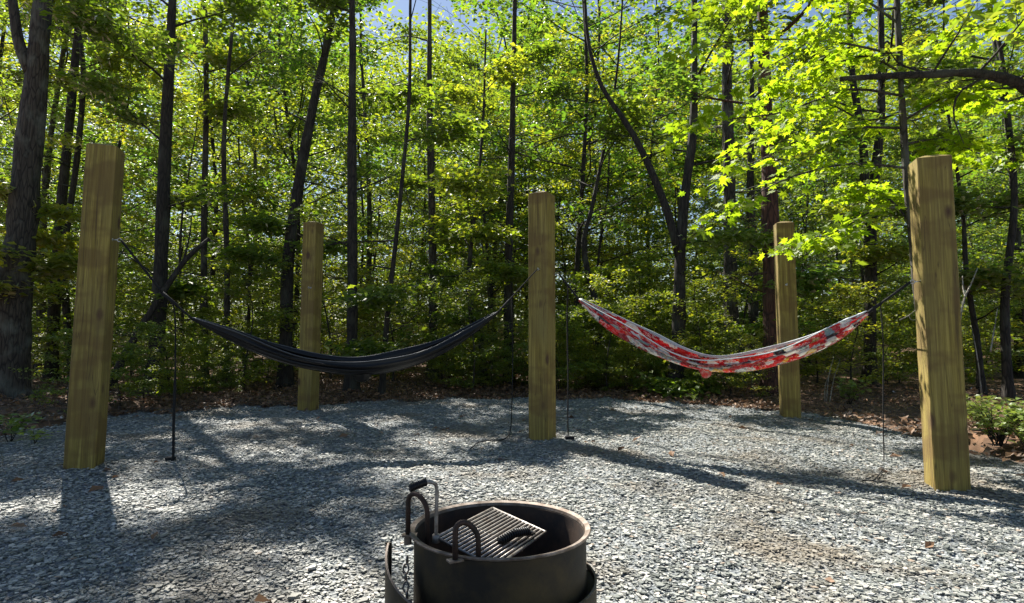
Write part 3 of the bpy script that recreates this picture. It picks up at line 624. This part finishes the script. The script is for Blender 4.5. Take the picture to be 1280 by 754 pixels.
# ------------------------------------------------------------------ posts
def post(i):
    px, pb, pt, rot, lean, label = POSTS[i]; b = PB[i]; Y = b.y
    topz = at(px, pt, Y).z; w = .1
    e = empty('wooden_post', (b.x, b.y, gv(b.x, b.y)), label, 'post', 'square wooden hammock posts round the clearing')
    me = bpy.data.meshes.new('timber'); h = topz - e.location.z
    vs = []; r = np.random.default_rng(500 + i); K = 26
    zs = [-.4] + [h * k / K for k in range(K)] + [h - .03]
    for z in zs:
        for c in range(4):
            for s in (0, 1):
                a = c * pi / 2; ch = .005
                p = Vector((w - (ch if s == 0 else 0), -w + (ch if s == 1 else 0), 0)) if False else None
                u = (w, -(w - ch)) if s == 0 else (w, (w - ch))
                x, y = u; X = x * math.cos(a) - y * math.sin(a); Y_ = x * math.sin(a) + y * math.cos(a)
                vs.append((X + r.normal(0, .0006) + lean * .0 , Y_ + r.normal(0, .0006), z))
    n = 8; base = len(zs) - 1
    # order of ring: make it convex around
    fs = [[q * n + k, q * n + (k + 1) % n, (q + 1) * n + (k + 1) % n, (q + 1) * n + k] for q in range(base) for k in range(n)]
    t0 = len(vs)
    for k in range(n):
        x, y, z = vs[base * n + k]; vs.append((x * .4, y * .4, h - .004))
    fs += [[base * n + k, base * n + (k + 1) % n, t0 + (k + 1) % n, t0 + k] for k in range(n)]
    vs.append((0, 0, h)); fs += [[t0 + k, t0 + (k + 1) % n, t0 + n] for k in range(n)]
    me.from_pydata(vs, [], fs); finish(me, M['wood'], False)
    o = link('timber', me, e); e.rotation_euler = (0, R(-lean * Y / F / h * 57.3 * .0174533 * 57.3) if lean else 0, R(rot))
    return e
PE = [post(i) for i in range(5)]
def eyebolt(i, pw):
    """an eye bolt on post i near the world point pw"""
    e = PE[i]; mb = MB(); inv = (Matrix.Translation(e.location) @ e.rotation_euler.to_matrix().to_4x4()).inverted()
    l = inv @ Vector(pw); d = Vector((l.x, l.y, 0)); 
    if abs(d.x) > abs(d.y): d = Vector((math.copysign(1, d.x), 0, 0))
    else: d = Vector((0, math.copysign(1, d.y), 0))
    s = Vector((max(-.08, min(.08, l.x)), max(-.08, min(.08, l.y)), l.z)); s = s - d * s.dot(d) + d * .095
    mb.tube([s, s + d * .04], .004, 8)
    c = s + d * .05; up = Vector((0, 0, 1)); mb.tube([c + (d * math.cos(a) + up * math.sin(a)) * .013 for a in [k * pi / 6 for k in range(13)]], .0035, 6, False)
    mb.tube([s, s + d * .005], .012, 10)
    me = bpy.data.meshes.new('eye_bolt'); me.from_pydata([tuple(v) for v in mb.v], [], mb.f); finish(me, M['zinc'], True)
    o = link('eye_bolt', me, e)
    return (inv.inverted() @ (c + d * .012))
# ------------------------------------------------------------------ hammocks
def hammock(label, top, bot, YA, YB, xa, xb, mat, hem, name='hammock', folds=3, width=.2, seed=1):
    mid = [((a[0] + b[0]) / 2, (a[1] + b[1]) / 2, max(b[1] - a[1], 2.0)) for a, b in zip(top, bot)]
    def dep(px): 
        # depth along the straight line between the two posts (perspective-correct)
        A = Vector(((xa - 640) / F, 1)) * YA; B = Vector(((xb - 640) / F, 1)) * YB; k = (px - 640) / F
        t = (A.x - k * A.y) / ((A.x - k * A.y) - (B.x - k * B.y)); return A.y + (B.y - A.y) * t
    C = [at(m[0], m[1], dep(m[0])) for m in mid]; Th = [m[2] * dep(m[0]) / F for m in mid]
    n = 90; CS = spline(C, n); ths = [x.x for x in spline([Vector((t, 0, 0)) for t in Th], n)]
    low = min(CS, key=lambda p: p.z)
    e = empty(name, low, label, 'hammock')
    axis = (CS[-1] - CS[0]); axis.z = 0; axis.normalize(); side = Vector((axis.y, -axis.x, 0))
    if side.y > 0: side = -side
    m = 48; V = []; UV = []; r = random.Random(seed)
    for i, c in enumerate(CS):
        t = i / (n - 1); op = math.sin(pi * t) ** .75
        T = (CS[min(i + 1, n - 1)] - CS[max(i - 1, 0)]).normalized(); up = side.cross(T); 
        if up.z < 0: up = -up
        hh = max(ths[i] * .84, .014) / 2
        for j in range(m):
            v = j / (m - 1); a = pi * (v - .5) * 1.12       # open U, far lip to near lip
            wv = width * .5 * op + .01
            fold = (.10 + .12 * (1 - op)) * math.sin(v * pi * 2 * folds + .6 * math.sin(t * 7 + seed) + t * 2.0) + .07 * math.sin(v * 43 + t * 5)
            sx = math.sin(a) * wv * (1 + .25 * fold) * (1 - .25 * math.cos(a) ** 2 * 0)
            sz = -math.cos(a) * 1.0
            y = hh * (2 * (1 + sz) - 1)                      # -1 at the bottom .. +1 at the lips
            lip = (1 if v > .5 else -1)
            y = y * (1 - .18 * (1 + math.sin(t * 19 + lip)) * .5 * (abs(v - .5) > .4)) + hh * fold * 1.1
            near = max(0, (v - .5) * 2); y -= hh * .75 * op * near ** 2.5
            sx += op * .012 * math.sin(v * pi * 2 * (folds + 2) + 1.3 * math.sin(t * 5 + seed)) * (1 - .4 * math.sin(t * 13))
            V.append(c + side * sx + up * y); UV.append((t, v))
    fs = [[i * m + j, i * m + j + 1, (i + 1) * m + j + 1, (i + 1) * m + j] for i in range(n - 1) for j in range(m - 1)]
    mb = MB(); mb.add(V, fs); o = mb.build('fabric', mat, e)
    uvl = o.data.uv_layers.new(name='UVMap'); li = [0] * len(o.data.loops); o.data.loops.foreach_get('vertex_index', li)
    uvl.data.foreach_set('uv', [q for x in li for q in UV[x]])
    for j in (0, m - 1):
        hb = MB(); hb.tube([V[i * m + j] for i in range(n)], [.0045] * n, 6); hb.build('hem', hem, e)  # lip tubes; on the black hammock their colour carries the lit edge
    md = o.modifiers.new('s', 'SOLIDIFY'); md.thickness = .0015
    return e, CS, dep, o
def strapline(mb, a, b, w=.008, sag=.0, n=8):
    P = [a.lerp(b, i / (n - 1)) - Vector((0, 0, sag * math.sin(pi * i / (n - 1)))) for i in range(n)]
    mb.tube(P, w, 6)
# black one
top = [(240, 397), (290, 412), (340, 431), (390, 443), (450, 448), (505, 440), (550, 426), (590, 407), (622, 390)]
bot = [(240, 400), (290, 426), (340, 449), (390, 463), (450, 470), (505, 461), (550, 443), (590, 418), (622, 392)]
YL, YC, YR = PB[0].y, PB[2].y, PB[4].y
e, CS, dep, fab = hammock('black nylon hammock slung between the left and middle wooden posts', top, bot, YL, YC, 130, 665, M['nylon'], M['hem_black_lit'], seed=2)
mb = MB()  # the stuff pocket hanging under
c = at(452, 470, dep(452)); side = Vector((0, -.05, 0))
def sack(c, w, h):
    mb = MB(); vs = []; rows = 8
    for i in range(rows):
        t = i / (rows - 1); rr = w * (1 - .55 * t ** 2) * (1 if t < .95 else .5)
        for k in range(14):
            a = 2 * pi * k / 14; f = 1 + .12 * math.sin(k * 2.3 + t * 3); vs.append(c + Vector((math.cos(a) * rr * f, math.sin(a) * rr * .45 * f, .02 - h * t)))
    fs = [[i * 14 + k, i * 14 + (k + 1) % 14, (i + 1) * 14 + (k + 1) % 14, (i + 1) * 14 + k] for i in range(rows - 1) for k in range(14)]
    fs.append([(rows - 1) * 14 + k for k in range(14)]); mb.add(vs, fs); return mb
sack(at(452, 466, dep(452)), .085, .1).build('stuff_pocket', M['nylon'], e)
la = eyebolt(0, at(146, 300, YL)); mb = MB()
k1 = at(203, 366, dep(203)); strapline(mb, la, k1, .01); strapline(mb, k1, CS[0], .009); mb.tube([k1, k1.lerp(CS[0], .5)], .014, 6)
mb.build('strap', M['strap'], e)
mb = MB(); g0 = gnd(216, 578); k2 = k1.lerp(CS[0], .4)
k2 = at(217, 380, g0.y); kk = k1.lerp(CS[0], .35)
mb.tube(spline([kk, at(219, 400, (g0.y + kk.y) / 2), at(219, 470, g0.y), at(217, 530, g0.y), g0 + Vector((0, 0, .03)), gnd(211, 577) + Vector((0, 0, .015))], 24), [.006] * 10 + [.011] * 10 + [.007] * 4, 6)
mb.box(gnd(213, 577) + Vector((0, 0, .02)), (.07, .03, .03)); mb.build('strap_tail', M['strap'], e)
rb = eyebolt(2, at(675, 337, YC - .1)); mb = MB(); rb2 = rb
strapline(mb, CS[-1], rb, .006)
mb.tube([CS[-1] - (rb - CS[-1]) * .05, CS[-1] + (rb - CS[-1]) * .3], .011, 6); mb.build('strap', M['strap'], e)
mb = MB(); gA = gnd(638, 545)
mb.tube(spline([CS[-1].lerp(rb, .35), at(641, 430, gA.y + .1), at(640, 500, gA.y), gA + Vector((0, 0, .06)), gnd(630, 553) + Vector((0, 0, .03)), gnd(612, 553) + Vector((0, 0, .02)), gnd(598, 556) + Vector((0, 0, .02)), gnd(588, 564) + Vector((0, 0, .02))], 34), .0055, 6)
mb.build('strap_tail', M['strap'], e)
# patterned one
top = [(724, 373), (760, 391), (800, 413), (845, 436), (885, 446), (930, 443), (975, 433), (1020, 417), (1055, 402), (1085, 389)]
bot = [(724, 377), (760, 412), (800, 436), (845, 455), (885, 465), (930, 466), (975, 457), (1020, 440), (1055, 420), (1085, 393)]
e2, CS2, dep2, fab2 = hammock('red white and black patterned hammock slung between the middle and right wooden posts', top, bot, YC, YR, 690, 1160, M['print'], M['hem_pale'], seed=5, width=.19, folds=4)
sack(at(882, 462, dep2(882)), .055, .09).build('stuff_pocket', M['red'], e2)
la = eyebolt(2, at(694, 343, YC)); mb = MB(); strapline(mb, la, CS2[0], .01); mb.build('strap', M['strap'], e2)
mb = MB(); gB = gnd(710, 545); q = la.lerp(CS2[0], .45)
mb.tube(spline([q, at(709, 400, gB.y), at(710, 470, gB.y), gB + Vector((0, 0, .04)), gnd(716, 550) + Vector((0, 0, .02))], 18), .007, 6)
mb.box(gnd(712, 550) + Vector((0, 0, .02)), (.09, .04, .03)); mb.build('strap_tail', M['strap'], e2)
ra = eyebolt(4, at(1150, 352, YR)); mb = MB(); k3 = CS2[-1].lerp(ra, .3)
strapline(mb, CS2[-1], ra, .009); mb.tube([CS2[-1] - (ra - CS2[-1]) * .04, k3], .012, 6); mb.build('strap', M['strap'], e2)
mb = MB(); gC = gnd(1105, 580)
mb.tube(spline([k3, at(1104, 430, gC.y), at(1104, 520, gC.y), gC + Vector((0, 0, .03)), gnd(1102, 592) + Vector((0, 0, .02)), gnd(1092, 603) + Vector((0, 0, .015)), gnd(1078, 604) + Vector((0, 0, .02))], 24), .0045, 6)
mb.build('strap_tail', M['strap'], e2)
eyebolt(3, at(983, 356, PB[3].y - .1)); eyebolt(1, at(389, 360, PB[1].y - .1))
# ------------------------------------------------------------------ fire ring
fx, fy = -.04, 2.07
fr = empty('fire_ring', (fx, fy, 0), 'round black steel campfire ring with a hinged grate standing on the gravel', 'fire pit')
def ringwall(name, mat, prof, parent, a0=0, a1=2 * pi, n=96, zf=None, cx=fx, cy=fy, smooth=True):
    mb = MB(); vs = []; closed = abs(a1 - a0 - 2 * pi) < 1e-6; k = len(prof)
    steps = n if closed else n + 1
    for i in range(steps):
        a = a0 + (a1 - a0) * i / n
        for (r_, z) in prof: vs.append((cx + r_ * math.cos(a), cy + r_ * math.sin(a), zf(a, z, r_) if zf else z))
    fs = [[i * k + j, ((i + 1) % steps) * k + j, ((i + 1) % steps) * k + (j + 1) % k, i * k + (j + 1) % k] for i in range(n) for j in range(k)]
    if not closed: fs += [list(range(k)), [n * k + j for j in range(k)][::-1]]
    mb.add(vs, fs); o = mb.build(name, mat, parent, smooth)
    if smooth:
        o.data.polygons.foreach_set('use_smooth', [True] * len(o.data.polygons))
        m = o.modifiers.new('e', 'EDGE_SPLIT'); m.split_angle = R(35)
    return o
ringwall('barrel', [M['steel']], [(.292, .338), (.292, .05), (.286, .05), (.286, .338)], fr)
ringwall('rim', M['rim'], [(.286, .339), (.292, .339), (.307, .345), (.3085, .35), (.305, .353), (.289, .349)], fr)
ringwall('inner_wall', M['steel_in'], [(.2845, .336), (.2845, .06), (.2835, .06), (.2835, .336)], fr)
mb = MB(); vs = [(fx, fy, .11)]; rr = random.Random(3)
for j in range(1, 9):
    for i in range(32):
        a = i * pi / 16; vs.append((fx + .282 * j / 8 * math.cos(a), fy + .282 * j / 8 * math.sin(a), .1 + rr.uniform(-.012, .012)))
fs = [[0, 1 + i, 1 + (i + 1) % 32] for i in range(32)] + [[1 + j * 32 + i, 1 + (j + 1) * 32 + i, 1 + (j + 1) * 32 + (i + 1) % 32, 1 + j * 32 + (i + 1) % 32] for j in range(7) for i in range(32)]
mb.add(vs, fs); mb.build('ash_bed', M['ash'], fr)
# outer skirt: open at the back, its left end raised
def zsk(a, z, r_):
    lift = max(0, 1 - abs(a - pi) / 1.2) ** 1.3
    return z + (.105 * lift if z > .1 else 0)
ringwall('outer_skirt', M['steel'], [(.355, .185), (.355, -.02), (.349, -.02), (.349, .185)], fr, pi * 1.0, 2 * pi + .7, 90, zsk, fx - .03)
ringwall('skirt_rim', M['rim'], [(.3485, .186), (.3555, .186), (.3565, .188), (.3495, .189)], fr, pi * 1.0, 2 * pi + .7, 90, zsk, fx - .03)
# ledge between barrel and skirt on the right
ringwall('ledge', M['steel'], [(.293, .15), (.293, .158), (.325, .172), (.325, .164)], fr, pi * 1.62, 2 * pi + .5, 50)
# soil between
ringwall('gap_fill', M['ash'], [(.293, .09), (.293, .02), (.348, .02), (.348, .07)], fr, pi * 1.0, pi * 1.62, 40)
# end plate of the skirt at left
mb = MB(); a = pi; c = Vector((fx - .03 + .353 * math.cos(a), fy + .006, .136)); mb.box(c, (.022, .008, .315), Matrix.Rotation(a, 3, 'Z')); mb.build('end_plate', M['steel'], fr, False, .002)
# grate
B = at(616, 635.5, 2.306); L_ = at(545, 672, 1.967); Rr = gnd(682, 665, .285)
def gp(u, v): return B + (L_ - B) * u + (Rr - B) * v      # u along the bars, v across
gr = MB(); nb = 15
gr.tube([gp(0, 0), gp(1, 0), gp(1, 1), gp(0, 1), gp(0, 0)], .0055, 6)
for i in range(1, nb):
    gr.tube([gp(.0, i / nb), gp(1, i / nb)], .0042, 6)
gr.tube([gp(.5, 0) - Vector((0, 0, .008)), gp(.5, 1) - Vector((0, 0, .008))], .004, 6)
grate = gr.build('cooking_grate', M['rod'], fr)
def coil(P, rad, turns, wire):
    mb = MB(); n = len(P); Q = []; tot = turns * 10
    a = Vector((0, 0, 1))
    for i in range(tot + 1):
        t = i / tot * (n - 1); k = min(int(t), n - 2); p = P[k].lerp(P[k + 1], t - k); d = (P[k + 1] - P[k]).normalized()
        s = d.cross(Vector((.1, .2, 1))).normalized(); u = s.cross(d); an_ = i / 10 * 2 * pi
        Q.append(p + (s * math.cos(an_) + u * math.sin(an_)) * rad)
    mb.tube(Q, wire, 5); mb.tube(P, rad * .8, 8); return mb
h1 = gnd(624, 677, .315) ; h2 = gnd(661, 664, .315)
coil([h1, h1.lerp(h2, .5) + Vector((0, 0, .01)), h2], .0125, 14, .0034).build('coil_grip', M['grip'], grate)
mb = MB(); mb.tube([h2, gp(.12, .9)], .005, 6); mb.build('handle_rod', M['rod'], grate)
# upright handle
p0 = L_ + Vector((0, 0, -.01)); top_ = at(546, 606, 1.967)
P = spline([p0, L_.lerp(top_, .5), top_ - Vector((0, 0, .012)), at(540, 603, 1.955), at(527, 603, 1.94)], 16)
mb = MB(); mb.tube(P, .0062, 8); mb.tube([p0 - Vector((0, 0, .006)), p0 + Vector((0, 0, .02))], .012, 8)
hd = mb.build('lift_handle', M['rod'], fr)
coil([at(533, 602.5, 1.945), at(523, 606, 1.935), at(512, 611, 1.925)], .0105, 12, .003).build('coil_grip', M['grip'], hd)
def uloop(pa, pb, ztop, rad=.0085):
    h = (pb - pa).length / 2; c = (pa + pb) / 2; d = (pb - pa).normalized(); cz = ztop - h
    P = [pa, Vector((pa.x, pa.y, cz))] + [Vector((c.x, c.y, cz)) + (-d * math.cos(t) + Vector((0, 0, math.sin(t)))) * h for t in [pi * k / 10 for k in range(11)]] + [pb]
    P2 = []
    for p in P:
        if not P2 or (p - P2[-1]).length > 1e-4: P2.append(p)
    mb = MB(); mb.tube(P2, rad, 8); return mb
def rimpt(a, r_, z): return Vector((fx + r_ * math.cos(a), fy + r_ * math.sin(a), z))
pa = at(510, 659, 2.0); pb_ = at(534, 668, 1.96); pa.z = .325; pb_.z = .30
uloop(pa, pb_, .478).build('pivot_loop', M['rust'], fr)
mb = MB(); mb.box(Vector((pa.x + .006, pa.y, .343)), (.05, .028, .006)); mb.tube([pa - Vector((0, 0, .012)), pa + Vector((0, 0, .02))], .013, 8); mb.build('bracket', M['rim'], fr, False, .001)
pa = at(569, 690, 1.775); pa.z = .335; pb_ = at(598, 684, 1.80); pb_.z = .30
uloop(pa, pb_, .447).build('pivot_loop', M['rust'], fr)
mb = MB(); mb.box(Vector((pa.x, pa.y, .344)), (.045, .03, .006), Matrix.Rotation(.5, 3, 'Z')); mb.build('bracket', M['rim'], fr, False, .001)
# hinge bracket and chain in the gap at left
mb = MB(); hp = rimpt(pi * 1.37, .325, .19)
mb.tube([rimpt(pi * 1.37, .294, .2), rimpt(pi * 1.37, .345, .2), rimpt(pi * 1.37, .345, .15)], .007, 6); mb.tube([rimpt(pi * 1.29, .322, .165), rimpt(pi * 1.37, .322, .165)], .012, 8)
mb.build('hinge', M['rust'], fr)
mb = MB()
for i in range(7):
    a = pi * (1.0 + .028 * i); c = rimpt(a, .318, .235 - .018 * i); t = Vector((0, .3 if i % 2 else -.3, 1)).normalized(); s = Vector((1, 0, 0)) if i % 2 else Vector((0, 1, 0))
    mb.tube([c + (t * math.cos(k * pi / 5) * .016 + s * math.sin(k * pi / 5) * .009) for k in range(11)], .0035, 5, False)
mb.build('chain', M['rod'], fr)
# stones lying in the gap
for q, (aa, zz, s_) in enumerate([(1.12, .1, .022), (1.2, .095, .026), (1.27, .1, .02), (1.06, .11, .018), (1.45, .1, .024)]):
    r = np.random.default_rng(600 + q); c = rimpt(pi * aa, .32, zz); bm_v = []; mb = MB()
    import bmesh
    bm = bmesh.new(); bmesh.ops.create_icosphere(bm, subdivisions=2, radius=1)
    for v in bm.verts:
        nn = 1 + .3 * noise.noise(v.co * 1.3 + Vector((q * 7, 0, 0))); v.co = Vector((v.co.x * s_ * 1.2 * nn, v.co.y * s_ * nn, v.co.z * s_ * .7 * nn))
    me = bpy.data.meshes.new('stone'); bm.to_mesh(me); bm.free(); finish(me, M['rock'] if 'rock' in M else M.setdefault('rock', simple('grey_stone', (.22, .21, .2), .85, 0, 20, (.36, .35, .33), .5)), False)
    o = link('stone', me); o.location = c; tag(o, 'small grey stone lying in the gap beside the fire ring barrel', 'stone', 'stones inside the outer skirt of the fire ring')
# ------------------------------------------------------------------ sun, sky
SUN_EL = R(49); az = Vector((-.573, .82, 0)).normalized()
sd = Vector((az.x * math.cos(SUN_EL), az.y * math.cos(SUN_EL), math.sin(SUN_EL)))
sl = bpy.data.lights.new('sun', 'SUN'); sl.energy = 5.0; sl.angle = R(.55); sl.color = (1, .95, .86)
so = bpy.data.objects.new('sun', sl); col.objects.link(so); so.rotation_euler = (-sd).to_track_quat('-Z', 'Y').to_euler()
w = bpy.data.worlds.new('World'); sc.world = w; w.use_nodes = True; nt = w.node_tree
sky = nt.nodes.new('ShaderNodeTexSky'); sky.sky_type = 'NISHITA'; sky.sun_disc = False; sky.sun_elevation = SUN_EL; sky.sun_rotation = math.atan2(az.x, az.y)
sky.air_density = 1.0; sky.dust_density = .4; sky.ozone_density = 1.0
bg = nt.nodes['Background']; bg.inputs[1].default_value = .05; nt.links.new(sky.outputs[0], bg.inputs[0])
sc.render.engine = 'CYCLES'; sc.cycles.max_bounces = 6; sc.cycles.diffuse_bounces = 3; sc.cycles.glossy_bounces = 2; sc.cycles.transmission_bounces = 4
sc.cycles.sample_clamp_indirect = 6
sc.view_settings.view_transform = 'Standard'; sc.view_settings.look = 'None'; sc.view_settings.exposure = 1.5; sc.view_settings.gamma = 1
sc.render.resolution_x = 1024; sc.render.resolution_y = 603
